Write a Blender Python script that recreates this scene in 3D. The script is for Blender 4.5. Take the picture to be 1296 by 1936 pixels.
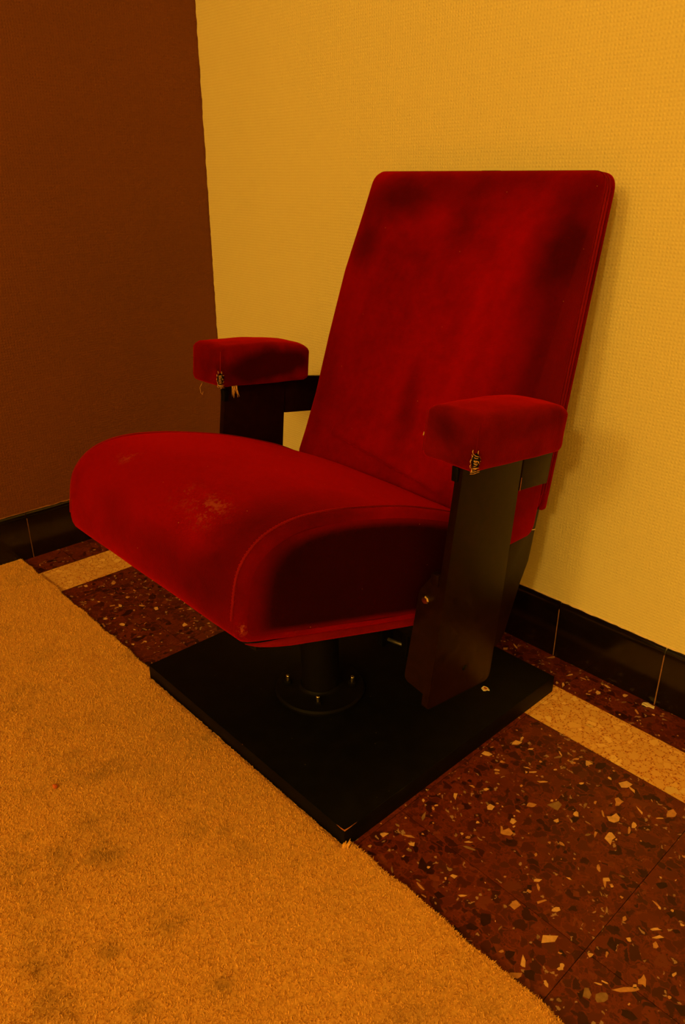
import bpy, bmesh, math, random
import numpy as np
from mathutils import Vector, noise as mnoise

for o in list(bpy.data.objects):
    bpy.data.objects.remove(o, do_unlink=True)
scene = bpy.context.scene
COL = scene.collection
random.seed(11)
rng = np.random.default_rng(5)

# ------------------------------------------------------------------ camera
cd = bpy.data.cameras.new('camera')
cam = bpy.data.objects.new('camera', cd)
COL.objects.link(cam)
cam.location = (1.6790, -1.1142, 0.8288)
cam.rotation_euler = (1.1523, -0.0002, 0.8219)
cd.sensor_fit = 'VERTICAL'
cd.sensor_height = 36.0
cd.lens = 1428.9 / 1936.0 * 36.0
cd.clip_start = 0.02
scene.camera = cam

# ------------------------------------------------------------------ world, lamps, exposure
w = bpy.data.worlds.new('world')
scene.world = w
w.use_nodes = True
w.node_tree.nodes['Background'].inputs['Color'].default_value = (1.0, 0.5, 0.1, 1)
w.node_tree.nodes['Background'].inputs['Strength'].default_value = 0.02

AMBER = (1.0, 0.60, 0.110)
def lamp(name, loc, energy, radius):
    l = bpy.data.lights.new(name, 'POINT')
    l.energy = energy
    l.color = AMBER
    l.shadow_soft_size = radius
    o = bpy.data.objects.new(name, l)
    o.location = loc
    COL.objects.link(o)
    return o
lamp('unseen_light', (2.70, -3.75, 2.15), 106, 0.10)
lamp('unseen_light', (1.65, -4.00, 2.15), 72, 0.20)  # added fill light, brightens the left and evens out the wall

vs = scene.view_settings
vs.view_transform = 'Standard'
vs.look = 'None'
vs.gamma = 1.0
vs.use_curve_mapping = False
vs.exposure = 0.0

# ------------------------------------------------------------------ node helpers
def newmat(name):
    m = bpy.data.materials.new(name)
    m.use_nodes = True
    nt = m.node_tree
    b = nt.nodes['Principled BSDF']
    return m, nt, b
def nd(nt, t, **kw):
    n = nt.nodes.new(t)
    for k, v in kw.items():
        if k.startswith('i_'):
            n.inputs[k[2:].replace('_', ' ')].default_value = v
        else:
            setattr(n, k, v)
    return n
def lk(nt, a, b):
    nt.links.new(a, b)
def math_(nt, op, a, b=None, c=None, clamp=False):
    n = nt.nodes.new('ShaderNodeMath'); n.operation = op; n.use_clamp = clamp
    for i, v in enumerate((a, b, c)):
        if v is None: continue
        if isinstance(v, (int, float)): n.inputs[i].default_value = v
        else: nt.links.new(v, n.inputs[i])
    return n.outputs[0]
def mix(nt, f, a, b, blend='MIX'):
    n = nt.nodes.new('ShaderNodeMix'); n.data_type = 'RGBA'; n.blend_type = blend
    for i, v in ((0, f), (6, a), (7, b)):
        if isinstance(v, (int, float)): n.inputs[i].default_value = v
        elif isinstance(v, tuple): n.inputs[i].default_value = v if len(v) == 4 else (*v, 1)
        else: nt.links.new(v, n.inputs[i])
    return n.outputs[2]
def ramp(nt, fac, stops, interp='LINEAR'):
    n = nt.nodes.new('ShaderNodeValToRGB'); cr = n.color_ramp; cr.interpolation = interp
    while len(cr.elements) < len(stops): cr.elements.new(0.5)
    for e, (p, c) in zip(cr.elements, stops):
        e.position = p
        e.color = (c, c, c, 1) if isinstance(c, (int, float)) else (*c, 1)
    nt.links.new(fac, n.inputs[0])
    return n.outputs[0]
def noise(nt, vec, scale, detail=2.0, rough=0.5, dist=0.0):
    n = nd(nt, 'ShaderNodeTexNoise')
    n.inputs['Scale'].default_value = scale; n.inputs['Detail'].default_value = detail
    n.inputs['Roughness'].default_value = rough; n.inputs['Distortion'].default_value = dist
    if vec is not None: nt.links.new(vec, n.inputs['Vector'])
    return n
def bump(nt, h, strength, dist, b):
    n = nd(nt, 'ShaderNodeBump'); n.inputs['Strength'].default_value = strength
    n.inputs['Distance'].default_value = dist
    nt.links.new(h, n.inputs['Height']); nt.links.new(n.outputs[0], b.inputs['Normal'])
    return n
def pos(nt):
    return nt.nodes.new('ShaderNodeNewGeometry').outputs['Position']
def vmath(nt, op, a, b):
    n = nt.nodes.new('ShaderNodeVectorMath'); n.operation = op
    for i, v in enumerate((a, b)):
        if isinstance(v, tuple): n.inputs[i].default_value = v
        elif v is not None: nt.links.new(v, n.inputs[i])
    return n.outputs['Value'] if op in ('DISTANCE', 'LENGTH', 'DOT_PRODUCT') else n.outputs[0]

# ------------------------------------------------------------------ measured places of stains and stones
STAINS=[(0.931,-0.850,0.024,0.70),(0.879,-0.889,0.016,0.50),(0.889,-0.890,0.018,0.50),(0.974,-0.735,0.019,0.60),(1.003,-0.707,0.012,0.50),(1.073,-0.836,0.029,0.55),(1.060,-0.906,0.018,0.60),(1.022,-0.984,0.017,0.50),(1.187,-0.838,0.018,0.80),(1.147,-0.915,0.014,0.70),(1.081,-0.961,0.008,0.50),(0.829,-0.911,0.010,0.60),(0.753,-0.808,0.032,0.35),(0.780,-0.779,0.021,0.35),(0.896,-0.725,0.026,0.30),(0.941,-0.957,0.026,0.30),(0.889,-0.946,0.018,0.30),(1.231,-0.803,0.008,0.40)]
CHIPS=[(1.3333,-0.2166,0.0059,0.0064,0.0037,-0.0069),(1.3442,-0.2554,0.0047,0.0051,0.0041,-0.0075),(1.3551,-0.2901,0.0061,0.0066,0.0044,-0.0079),(1.3682,-0.3252,0.0044,0.0048,0.0051,-0.0091),(1.4069,-0.2215,0.0051,0.0055,0.0036,-0.0075),(1.2855,-0.3289,0.0067,0.0073,0.0042,-0.0065),(1.3143,-0.3211,0.0031,0.0033,0.0024,-0.0039),(1.1703,-0.2585,0.0063,0.0068,0.0036,-0.0051),(1.1932,-0.2554,0.0034,0.0037,0.0014,-0.002),(1.1525,-0.315,0.0051,0.0055,0.0033,-0.0043),(1.2235,-0.4,0.0036,0.0039,0.003,-0.004),(1.265,-0.4215,0.006,0.0064,0.0038,-0.0053),(1.2608,-0.3971,0.003,0.0033,0.0028,-0.004),(1.1741,-0.4204,0.0026,0.0028,0.0046,-0.0056),(1.198,-0.3763,0.0027,0.0029,0.0019,-0.0026),(1.2294,-0.3331,0.0024,0.0026,0.0019,-0.0027),(1.3406,-0.5061,0.004,0.0043,0.0057,-0.008),(1.2622,-0.5299,0.0047,0.005,0.0021,-0.0025),(1.34,-0.4556,0.0042,0.0045,0.0018,-0.0027),(1.3994,-0.3905,0.0051,0.0055,0.0021,-0.0036),(1.3789,-0.4758,0.004,0.0043,0.002,-0.0032),(1.3975,-0.5161,0.0077,0.0083,0.0038,-0.0058),(1.3923,-0.5635,0.0021,0.0022,0.0052,-0.0075),(1.3954,-0.5814,0.0061,0.0066,0.0022,-0.0031),(1.4623,-0.5407,0.0044,0.0047,0.0038,-0.0064),(1.4752,-0.5338,0.0044,0.0047,0.003,-0.0053),(1.491,-0.5037,0.01,0.0108,0.0015,-0.0028),(1.4976,-0.4824,0.0037,0.0039,0.0032,-0.0063),(1.1915,-0.5324,0.0034,0.0037,0.003,-0.0033),(1.1531,-0.5474,0.0045,0.0048,0.0032,-0.0033),(1.26,-0.3534,0.0047,0.005,0.0023,-0.0034),(0.2518,-0.4839,0.0036,0.0039,0.0066,-0.0034),(0.2227,-0.5361,0.0036,0.0039,0.0055,-0.0027),(0.3302,-0.4912,0.0039,0.0042,0.0041,-0.0022),(0.3507,-0.5207,0.0027,0.0029,0.0059,-0.0031),(0.3818,-0.4872,0.0046,0.0049,0.0029,-0.0016),(0.3778,-0.5681,0.0029,0.0032,0.0047,-0.0024),(0.4214,-0.5534,0.0036,0.0039,0.0045,-0.0024),(0.4118,-0.4706,0.0045,0.0049,0.0066,-0.0038),(0.5073,-0.461,0.0036,0.0039,0.0059,-0.0037),(0.4992,-0.5723,0.0031,0.0034,0.0041,-0.0022),(0.5078,-0.5497,0.0028,0.003,0.0033,-0.0018),(0.9986,-0.0559,0.0038,0.0041,0.0027,-0.0037),(1.0767,-0.0153,0.0068,0.0073,0.0019,-0.003),(1.1921,-0.048,0.0035,0.0037,0.0031,-0.0054),(1.228,-0.0202,0.0031,0.0034,0.0018,-0.0034),(1.1373,-0.0738,0.0019,0.0021,0.0038,-0.006),(1.4937,-0.4955,0.002,0.0022,0.0012,-0.0023),(1.4835,-0.4186,0.0077,0.0083,0.0015,-0.0029),(1.4769,-0.4105,0.0043,0.0047,0.0008,-0.0017),(1.4866,-0.4302,0.0021,0.0023,0.0028,-0.0057),(1.4406,-0.4981,0.0025,0.0027,0.0014,-0.0023),(1.4253,-0.5373,0.0025,0.0027,0.0014,-0.0022),(1.2311,-0.5441,0.0021,0.0023,0.0016,-0.0019),(1.189,-0.3382,0.0025,0.0026,0.0017,-0.0023),(1.226,-0.2952,0.0044,0.0047,0.0013,-0.0019),(1.1548,-0.5758,0.0019,0.0021,0.0019,-0.0019),(1.2354,-0.4668,0.0025,0.0027,0.0014,-0.0018),(1.2448,-0.2667,0.0025,0.0027,0.0013,-0.002),(1.255,-0.2221,0.0034,0.0036,0.0013,-0.0021),(1.2722,-0.2171,0.0039,0.0042,0.003,-0.0051),(1.246,-0.3027,0.0054,0.0058,0.0009,-0.0014),(1.2876,-0.2626,0.0027,0.0029,0.0014,-0.0024),(1.3018,-0.353,0.0035,0.0038,0.0021,-0.0033),(1.3446,-0.3426,0.003,0.0032,0.0012,-0.002),(1.3805,-0.2795,0.003,0.0032,0.0032,-0.0062),(1.3983,-0.2421,0.0056,0.006,0.0009,-0.0018),(1.3801,-0.2936,0.0017,0.0019,0.0037,-0.0069)]

# ------------------------------------------------------------------ materials
def mat_wallpaper(name, axis, col, col2, edge=None):
    """embossed wallpaper: small raised knots in rows, ~6 mm pitch"""
    m, nt, b = newmat(name)
    p = pos(nt)
    sep = nd(nt, 'ShaderNodeSeparateXYZ'); lk(nt, p, sep.inputs[0])
    wob = noise(nt, p, 9.0, 2.0)
    wv = math_(nt, 'MULTIPLY', math_(nt, 'SUBTRACT', wob.outputs['Fac'], 0.5), 9.0)
    h = sep.outputs[axis]
    k = 2 * math.pi / 0.0058
    su = math_(nt, 'SINE', math_(nt, 'ADD', math_(nt, 'MULTIPLY', h, k), wv))
    sv = math_(nt, 'SINE', math_(nt, 'ADD', math_(nt, 'MULTIPLY', sep.outputs[2], k * 1.02), math_(nt, 'MULTIPLY', wv, 0.6)))
    gr = noise(nt, p, 260.0, 2.0)
    dots = math_(nt, 'MULTIPLY', math_(nt, 'MULTIPLY_ADD', su, 0.5, 0.5), math_(nt, 'MULTIPLY_ADD', sv, 0.5, 0.5))
    hh = math_(nt, 'ADD', math_(nt, 'MULTIPLY', dots, 1.5), math_(nt, 'MULTIPLY', gr.outputs['Fac'], 1.1))
    bump(nt, hh, 0.33, 0.0011, b)
    big = noise(nt, p, 2.2, 3.0)
    c = mix(nt, ramp(nt, big.outputs['Fac'], [(0.3, 0.0), (0.7, 1.0)]), col, col2)
    if edge:   # uneven paint line where the dark wall's paint was cut in along the corner
        en = noise(nt, p, 30.0, 3.0)
        lim = math_(nt, 'MULTIPLY_ADD', en.outputs['Fac'], 0.012, -0.0045)
        c = mix(nt, math_(nt, 'LESS_THAN', sep.outputs[0], lim), c, edge)
    lk(nt, c, b.inputs['Base Color'])
    b.inputs['Roughness'].default_value = 0.62
    b.inputs['Specular IOR Level'].default_value = 0.25
    return m

def mat_velvet(name, worn=(), dark=(0.075, 0.0006, 0.0010), lite=(0.185, 0.0008, 0.0008), nap=5.0, bias=0.0, soil_shade=(), sheen=0.42, grime_shade=False):
    m, nt, b = newmat(name)
    p = pos(nt)
    n1 = noise(nt, p, nap, 3.0, 0.55, 0.6)
    n2 = noise(nt, p, 55.0, 3.0, 0.6)
    f = math_(nt, 'ADD', math_(nt, 'MULTIPLY', n1.outputs['Fac'], 0.8), math_(nt, 'MULTIPLY', n2.outputs['Fac'], 0.2))
    c = mix(nt, ramp(nt, f, [(0.33 - bias, 0.0), (0.60 - bias, 1.0)]), dark, lite)
    # greasy, flattened places, and shading painted into sides turned to the right
    for (x, y, z, rx, ry, rz, amt) in soil_shade:
        dv = vmath(nt, 'DIVIDE', vmath(nt, 'SUBTRACT', p, (x, y, z)), (rx, ry, rz))
        g = math_(nt, 'SUBTRACT', 1.25, math_(nt, 'ADD', vmath(nt, 'LENGTH', dv, None), math_(nt, 'MULTIPLY', math_(nt, 'SUBTRACT', n1.outputs['Fac'], 0.5), 1.2)), clamp=True)
        c = mix(nt, math_(nt, 'MULTIPLY', g, amt, clamp=True), c, (0.020, 0.0004, 0.0010))
    if grime_shade:    # soiled middle of a side panel plus painted velvet shading, fading to a lighter rim
        at = nd(nt, 'ShaderNodeAttribute'); at.attribute_name = 'grime_shade'
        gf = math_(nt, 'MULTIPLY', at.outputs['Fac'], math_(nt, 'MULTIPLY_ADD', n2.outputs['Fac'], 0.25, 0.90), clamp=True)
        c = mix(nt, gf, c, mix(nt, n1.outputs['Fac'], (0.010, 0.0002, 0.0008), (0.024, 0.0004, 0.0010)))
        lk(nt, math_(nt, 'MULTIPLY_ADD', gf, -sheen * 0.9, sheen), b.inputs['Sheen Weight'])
    # threadbare spots: the pile is rubbed off and tan backing threads show
    for (x, y, z, r, amt) in worn:
        d = vmath(nt, 'DISTANCE', p, (x, y, z))
        g = math_(nt, 'SUBTRACT', 1.0, math_(nt, 'DIVIDE', d, r), clamp=True)
        fb = noise(nt, p, 240.0, 3.0, 0.7)
        fm = noise(nt, p, 45.0, 2.0, 0.6)
        k = math_(nt, 'MULTIPLY', math_(nt, 'MULTIPLY', g, amt), ramp(nt, math_(nt, 'ADD', math_(nt, 'MULTIPLY', fb.outputs['Fac'], 0.5), math_(nt, 'MULTIPLY', fm.outputs['Fac'], 0.5)), [(0.50, 0.0), (0.62, 1.0)]))
        c = mix(nt, k, c, (0.30, 0.060, 0.025))
    # stray lint
    sp = nd(nt, 'ShaderNodeTexVoronoi'); sp.inputs['Scale'].default_value = 38.0; lk(nt, p, sp.inputs['Vector'])
    lint = math_(nt, 'LESS_THAN', sp.outputs['Distance'], 0.028)
    c = mix(nt, math_(nt, 'MULTIPLY', lint, 0.5), c, (0.5, 0.2, 0.1))
    lk(nt, c, b.inputs['Base Color'])
    fz = noise(nt, p, 700.0, 2.0)
    bump(nt, math_(nt, 'ADD', fz.outputs['Fac'], math_(nt, 'MULTIPLY', n2.outputs['Fac'], 0.8)), 0.35, 0.0012, b)
    b.inputs['Roughness'].default_value = 0.95
    b.inputs['Specular IOR Level'].default_value = 0.05
    if not grime_shade: b.inputs['Sheen Weight'].default_value = sheen
    b.inputs['Sheen Roughness'].default_value = 0.48
    b.inputs['Sheen Tint'].default_value = (1.0, 0.004, 0.003, 1)
    return m

def mat_plain(name, col, rough=0.5, metal=0.0, spec=0.5, grain=0.0, gscale=120.0, var=0.0):
    m, nt, b = newmat(name)
    p = pos(nt)
    n = noise(nt, p, gscale, 3.0)
    c = mix(nt, ramp(nt, n.outputs['Fac'], [(0.3, 0.0), (0.7, 1.0)]), tuple(x * (1 - var) for x in col), tuple(min(1, x * (1 + var)) for x in col))
    lk(nt, c, b.inputs['Base Color'])
    b.inputs['Roughness'].default_value = rough
    b.inputs['Metallic'].default_value = metal
    b.inputs['Specular IOR Level'].default_value = spec
    if grain: bump(nt, n.outputs['Fac'], grain, 0.001, b)
    return m

def mat_base_paint():
    """black satin paint on the wooden plate, rubbed through at the arrises"""
    m, nt, b = newmat('black_paint_plate')
    p = pos(nt)
    n = noise(nt, p, 40.0, 4.0)
    dust = nd(nt, 'ShaderNodeTexVoronoi'); dust.inputs['Scale'].default_value = 60.0; lk(nt, p, dust.inputs['Vector'])
    dm = math_(nt, 'MULTIPLY', math_(nt, 'LESS_THAN', dust.outputs['Distance'], 0.05), math_(nt, 'GREATER_THAN', n.outputs['Fac'], 0.55))
    c = mix(nt, ramp(nt, n.outputs['Fac'], [(0.35, 0.0), (0.75, 1.0)]), (0.0022, 0.0022, 0.0022), (0.0045, 0.0042, 0.004))
    c = mix(nt, math_(nt, 'MULTIPLY', dm, 0.6), c, (0.12, 0.09, 0.06))
    lk(nt, c, b.inputs['Base Color'])
    b.inputs['Roughness'].default_value = 0.52
    b.inputs['Specular IOR Level'].default_value = 0.10
    bump(nt, n.outputs['Fac'], 0.1, 0.001, b)
    return m

def mat_terrazzo(name):
    m, nt, b = newmat(name)
    p = pos(nt)
    oi = nd(nt, 'ShaderNodeObjectInfo')
    off = nd(nt, 'ShaderNodeCombineXYZ'); lk(nt, math_(nt, 'MULTIPLY', oi.outputs['Random'], 7.0), off.inputs[0]); lk(nt, math_(nt, 'MULTIPLY', oi.outputs['Random'], 3.0), off.inputs[1])
    p = vmath(nt, 'ADD', p, off.outputs[0])
    wn = noise(nt, p, 55.0, 3.0)
    wv = vmath(nt, 'MULTIPLY', vmath(nt, 'SUBTRACT', wn.outputs['Color'], (0.5, 0.5, 0.5)), (0.028, 0.028, 0.028))
    q = vmath(nt, 'ADD', p, wv)
    def vor(scale, feat='F1'):
        v = nd(nt, 'ShaderNodeTexVoronoi'); v.feature = feat; v.inputs['Scale'].default_value = scale
        lk(nt, q, v.inputs['Vector']); return v
    v1 = vor(70.0); e1 = vor(70.0, 'DISTANCE_TO_EDGE')
    v2 = vor(190.0); e2 = vor(190.0, 'DISTANCE_TO_EDGE')
    sx = nd(nt, 'ShaderNodeSeparateColor'); lk(nt, v1.outputs['Color'], sx.inputs[0])
    sy = nd(nt, 'ShaderNodeSeparateColor'); lk(nt, v2.outputs['Color'], sy.inputs[0])
    mortar = mix(nt, noise(nt, p, 12.0, 2.0).outputs['Fac'], (0.11, 0.0150, 0.005), (0.21, 0.0340, 0.009))
    # big dark stones
    stone = ramp(nt, sx.outputs[0], [(0.0, (0.035, 0.006, 0.004)), (0.3, (0.065, 0.010, 0.005)), (0.55, (0.095, 0.014, 0.005)), (0.75, (0.13, 0.020, 0.006)), (0.93, (0.060, 0.012, 0.006)), (1.0, (0.17, 0.035, 0.012))])
    inner = ramp(nt, e1.outputs['Distance'], [(0.035, 0.0), (0.10, 1.0)])
    keep = math_(nt, 'GREATER_THAN', sx.outputs[1], 0.30)
    c = mix(nt, math_(nt, 'MULTIPLY', inner, keep), mortar, stone)
    # fine grit between
    grit = ramp(nt, sy.outputs[0], [(0.0, (0.040, 0.007, 0.004)), (0.5, (0.10, 0.015, 0.005)), (0.85, (0.15, 0.025, 0.007)), (1.0, (0.19, 0.05, 0.018))])
    gk = math_(nt, 'MULTIPLY', math_(nt, 'SUBTRACT', 1.0, math_(nt, 'MULTIPLY', inner, keep)), ramp(nt, e2.outputs['Distance'], [(0.04, 0.0), (0.12, 1.0)]))
    c = mix(nt, math_(nt, 'MULTIPLY', gk, 0.75), c, grit)
    # pale specks
    pk = math_(nt, 'MULTIPLY', math_(nt, 'GREATER_THAN', sy.outputs[1], 0.955), ramp(nt, e2.outputs['Distance'], [(0.08, 0.0), (0.16, 1.0)]))
    c = mix(nt, math_(nt, 'MULTIPLY', pk, 0.85), c, (0.42, 0.26, 0.16))
    lk(nt, c, b.inputs['Base Color'])
    b.inputs['Roughness'].default_value = 0.38
    b.inputs['Specular IOR Level'].default_value = 0.25
    return m

def mat_cream_terrazzo(name):
    m, nt, b = newmat(name)
    p = pos(nt)
    wn = noise(nt, p, 60.0, 3.0)
    q = vmath(nt, 'ADD', p, vmath(nt, 'MULTIPLY', vmath(nt, 'SUBTRACT', wn.outputs['Color'], (0.5, 0.5, 0.5)), (0.014, 0.014, 0.014)))
    v = nd(nt, 'ShaderNodeTexVoronoi'); v.inputs['Scale'].default_value = 75.0; lk(nt, q, v.inputs['Vector'])
    e = nd(nt, 'ShaderNodeTexVoronoi'); e.feature = 'DISTANCE_TO_EDGE'; e.inputs['Scale'].default_value = 75.0; lk(nt, q, e.inputs['Vector'])
    s = nd(nt, 'ShaderNodeSeparateColor'); lk(nt, v.outputs['Color'], s.inputs[0])
    stone = ramp(nt, s.outputs[0], [(0.0, (0.74, 0.42, 0.13)), (0.4, (0.78, 0.46, 0.15)), (0.8, (0.83, 0.51, 0.17)), (0.95, (0.92, 0.62, 0.23)), (1.0, (0.66, 0.45, 0.18))])
    c = mix(nt, ramp(nt, e.outputs['Distance'], [(0.0, 0.0), (0.10, 1.0)]), (0.72, 0.34, 0.09), stone)
    sp = noise(nt, p, 330.0, 2.0)
    k = math_(nt, 'MULTIPLY', ramp(nt, sp.outputs['Fac'], [(0.545, 0.0), (0.60, 1.0)]), ramp(nt, e.outputs['Distance'], [(0.05, 1.0), (0.20, 0.0)]))
    c = mix(nt, k, c, (0.36, 0.075, 0.014))
    lk(nt, c, b.inputs['Base Color'])
    b.inputs['Roughness'].default_value = 0.4
    b.inputs['Specular IOR Level'].default_value = 0.25
    return m

def mat_carpet(name, gain=1.0):
    m, nt, b = newmat(name)
    p = pos(nt)
    st = noise(nt, p, 7.0, 4.0, 0.65, 0.4)
    st2 = noise(nt, p, 23.0, 3.0, 0.6)
    st3 = noise(nt, p, 75.0, 3.0, 0.65)
    fine = noise(nt, p, 420.0, 2.0)
    base = mix(nt, ramp(nt, fine.outputs['Fac'], [(0.3, 0.0), (0.7, 1.0)]), tuple(x * gain for x in (0.72, 0.37, 0.080)), tuple(x * gain for x in (0.92, 0.52, 0.120)))
    stain = math_(nt, 'MULTIPLY', ramp(nt, st.outputs['Fac'], [(0.48, 0.0), (0.72, 1.0)]), ramp(nt, st2.outputs['Fac'], [(0.42, 0.15), (0.66, 1.0)]))
    c = mix(nt, math_(nt, 'MULTIPLY', stain, 0.5), base, (0.20, 0.115, 0.05))
    for (x, y, r, a) in STAINS:
        d = vmath(nt, 'DISTANCE', p, (x, y, 0.008))
        g = math_(nt, 'SUBTRACT', 1.0, math_(nt, 'DIVIDE', d, r * 1.3), clamp=True)
        k = math_(nt, 'MULTIPLY', math_(nt, 'MULTIPLY', g, a * 0.85), ramp(nt, math_(nt, 'ADD', math_(nt, 'MULTIPLY', st2.outputs['Fac'], 0.5), math_(nt, 'MULTIPLY', st3.outputs['Fac'], 0.5)), [(0.40, 0.0), (0.58, 1.0)]), clamp=True)
        c = mix(nt, k, c, (0.17, 0.090, 0.034))
    lk(nt, c, b.inputs['Base Color'])
    b.inputs['Roughness'].default_value = 0.95
    b.inputs['Specular IOR Level'].default_value = 0.1
    b.inputs['Sheen Weight'].default_value = 0.1
    return m

# ------------------------------------------------------------------ mesh helpers
def mesh_obj(name, verts, faces, mat, parent=None, origin=(0, 0, 0), smooth=True, auto=None):
    """verts in world space; the object (or its root) sits at origin"""
    me = bpy.data.meshes.new(name)
    ox, oy, oz = origin
    me.from_pydata([(v[0] - ox, v[1] - oy, v[2] - oz) for v in verts], [], faces)
    bm = bmesh.new(); bm.from_mesh(me)
    bmesh.ops.recalc_face_normals(bm, faces=bm.faces)
    bm.to_mesh(me); bm.free()
    me.materials.append(mat)
    if smooth:
        for f in me.polygons: f.use_smooth = True
        if auto is not None:
            me.set_sharp_from_angle(angle=math.radians(auto))
    o = bpy.data.objects.new(name, me)
    COL.objects.link(o)
    if parent is not None: o.parent = parent
    else: o.location = origin
    return o

def tag(o, label=None, cat=None, group=None, kind=None):
    if label: o['label'] = label
    if cat: o['category'] = cat
    if group: o['group'] = group
    if kind: o['kind'] = kind
    return o

def box_mesh(x0, x1, y0, y1, z0, z1, bev=0.0, seg=2):
    bm = bmesh.new()
    bmesh.ops.create_cube(bm, size=1.0)
    for v in bm.verts:
        v.co = Vector(((x0 + x1) / 2 + v.co.x * (x1 - x0), (y0 + y1) / 2 + v.co.y * (y1 - y0), (z0 + z1) / 2 + v.co.z * (z1 - z0)))
    if bev > 0:
        bmesh.ops.bevel(bm, geom=bm.edges[:], offset=bev, segments=seg, profile=0.5, affect='EDGES')
    bm.verts.index_update()
    V = [tuple(v.co) for v in bm.verts]; F = [[v.index for v in f.verts] for f in bm.faces]
    bm.free()
    return V, F

def extrude_x(pts, x0, x1, bev=0.0, seg=2):
    """polygon in (y, z) extruded along x, arrises bevelled"""
    n = len(pts)
    bm = bmesh.new()
    a = [bm.verts.new((x0, y, z)) for y, z in pts]; b = [bm.verts.new((x1, y, z)) for y, z in pts]
    bm.faces.new(a); bm.faces.new(b[::-1])
    for i in range(n): bm.faces.new((a[i], b[i], b[(i + 1) % n], a[(i + 1) % n]))
    if bev > 0:
        ed = [e for e in bm.edges if abs(e.verts[0].co.x - e.verts[1].co.x) < 1e-9]
        bmesh.ops.bevel(bm, geom=ed, offset=bev, segments=seg, profile=0.5, affect='EDGES')
    bm.verts.index_update()
    V = [tuple(v.co) for v in bm.verts]; F = [[v.index for v in f.verts] for f in bm.faces]
    bm.free()
    return V, F

def round_poly(pts, radii, n=5):
    out = []
    N = len(pts)
    for i, p in enumerate(pts):
        r = radii[i]
        if r <= 0: out.append(tuple(p)); continue
        p = np.array(p, float); a = np.array(pts[i - 1], float); b = np.array(pts[(i + 1) % N], float)
        u = (a - p) / np.linalg.norm(a - p); w_ = (b - p) / np.linalg.norm(b - p)
        A = p + u * r; B = p + w_ * r
        for k in range(n + 1):
            t = k / n
            out.append(tuple((1 - t) ** 2 * A + 2 * t * (1 - t) * p + t * t * B))
    return out

def tube(path, r, seg=8, closed=False, caps=True):
    P = [Vector(p) for p in path]; n = len(P)
    V, F = [], []
    up = None
    for i in range(n):
        if closed: t = P[(i + 1) % n] - P[i - 1]
        else: t = P[min(i + 1, n - 1)] - P[max(i - 1, 0)]
        t.normalize()
        if up is None:
            up = Vector((0, 0, 1)) if abs(t.z) < 0.9 else Vector((1, 0, 0))
        a = t.cross(up).normalized(); up = a.cross(t).normalized()
        rr = r[i] if hasattr(r, '__len__') else r
        for k in range(seg):
            an = 2 * math.pi * k / seg
            V.append(tuple(P[i] + a * math.cos(an) * rr + up * math.sin(an) * rr))
    for i in range(n if closed else n - 1):
        j = (i + 1) % n
        for k in range(seg):
            F.append((i * seg + k, i * seg + (k + 1) % seg, j * seg + (k + 1) % seg, j * seg + k))
    if caps and not closed:
        F.append(tuple(range(seg))); F.append(tuple(range((n - 1) * seg, n * seg)))
    return V, F

def join(*parts):
    V, F = [], []
    for v, f in parts:
        o = len(V); V += list(v); F += [tuple(i + o for i in q) for q in f]
    return V, F

def lathe(cx, cy, prof, seg=32):
    V, F = [], []
    for r, z in prof:
        for k in range(seg):
            a = 2 * math.pi * k / seg
            V.append((cx + r * math.cos(a), cy + r * math.sin(a), z))
    for i in range(len(prof) - 1):
        for k in range(seg):
            F.append((i * seg + k, i * seg + (k + 1) % seg, (i + 1) * seg + (k + 1) % seg, (i + 1) * seg + k))
    F.append(tuple(range(seg))); F.append(tuple(range((len(prof) - 1) * seg, len(prof) * seg)))
    return V, F

def rounded_box(cx, cy, cz, sx, sy, sz, r, n=9, fn=None):
    """closed box of half sizes sx,sy,sz with edge radius r; fn warps each point"""
    bm = bmesh.new()
    bmesh.ops.create_cube(bm, size=2.0)
    bmesh.ops.subdivide_edges(bm, edges=bm.edges[:], cuts=2 * n - 1, use_grid_fill=True)
    def warp(c, s):
        # more samples close to the edges
        return math.copysign(1 - (1 - abs(c)) ** 1.0, c) * s
    for v in bm.verts:
        p = Vector((warp(v.co.x, sx), warp(v.co.y, sy), warp(v.co.z, sz)))
        q = Vector((max(-sx + r, min(sx - r, p.x)), max(-sy + r, min(sy - r, p.y)), max(-sz + r, min(sz - r, p.z))))
        d = p - q
        if d.length > 1e-9: p = q + d.normalized() * r
        if fn: p = fn(p)
        v.co = p + Vector((cx, cy, cz))
    bm.verts.index_update()
    V = [tuple(v.co) for v in bm.verts]; F = [[v.index for v in f.verts] for f in bm.faces]
    bm.free()
    return V, F

def catmull(pts, per=8, closed=False):
    P = [np.array(p, float) for p in pts]; n = len(P); out = []
    rngi = range(n) if closed else range(n - 1)
    for i in rngi:
        g = (lambda k: P[k % n]) if closed else (lambda k: P[max(0, min(n - 1, k))])
        p0, p1, p2, p3 = g(i - 1), g(i), g(i + 1), g(i + 2)
        for k in range(per):
            t = k / per
            out.append(0.5 * ((2 * p1) + (-p0 + p2) * t + (2 * p0 - 5 * p1 + 4 * p2 - p3) * t * t + (-p0 + 3 * p1 - 3 * p2 + p3) * t ** 3))
    if not closed: out.append(P[-1])
    return out

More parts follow.
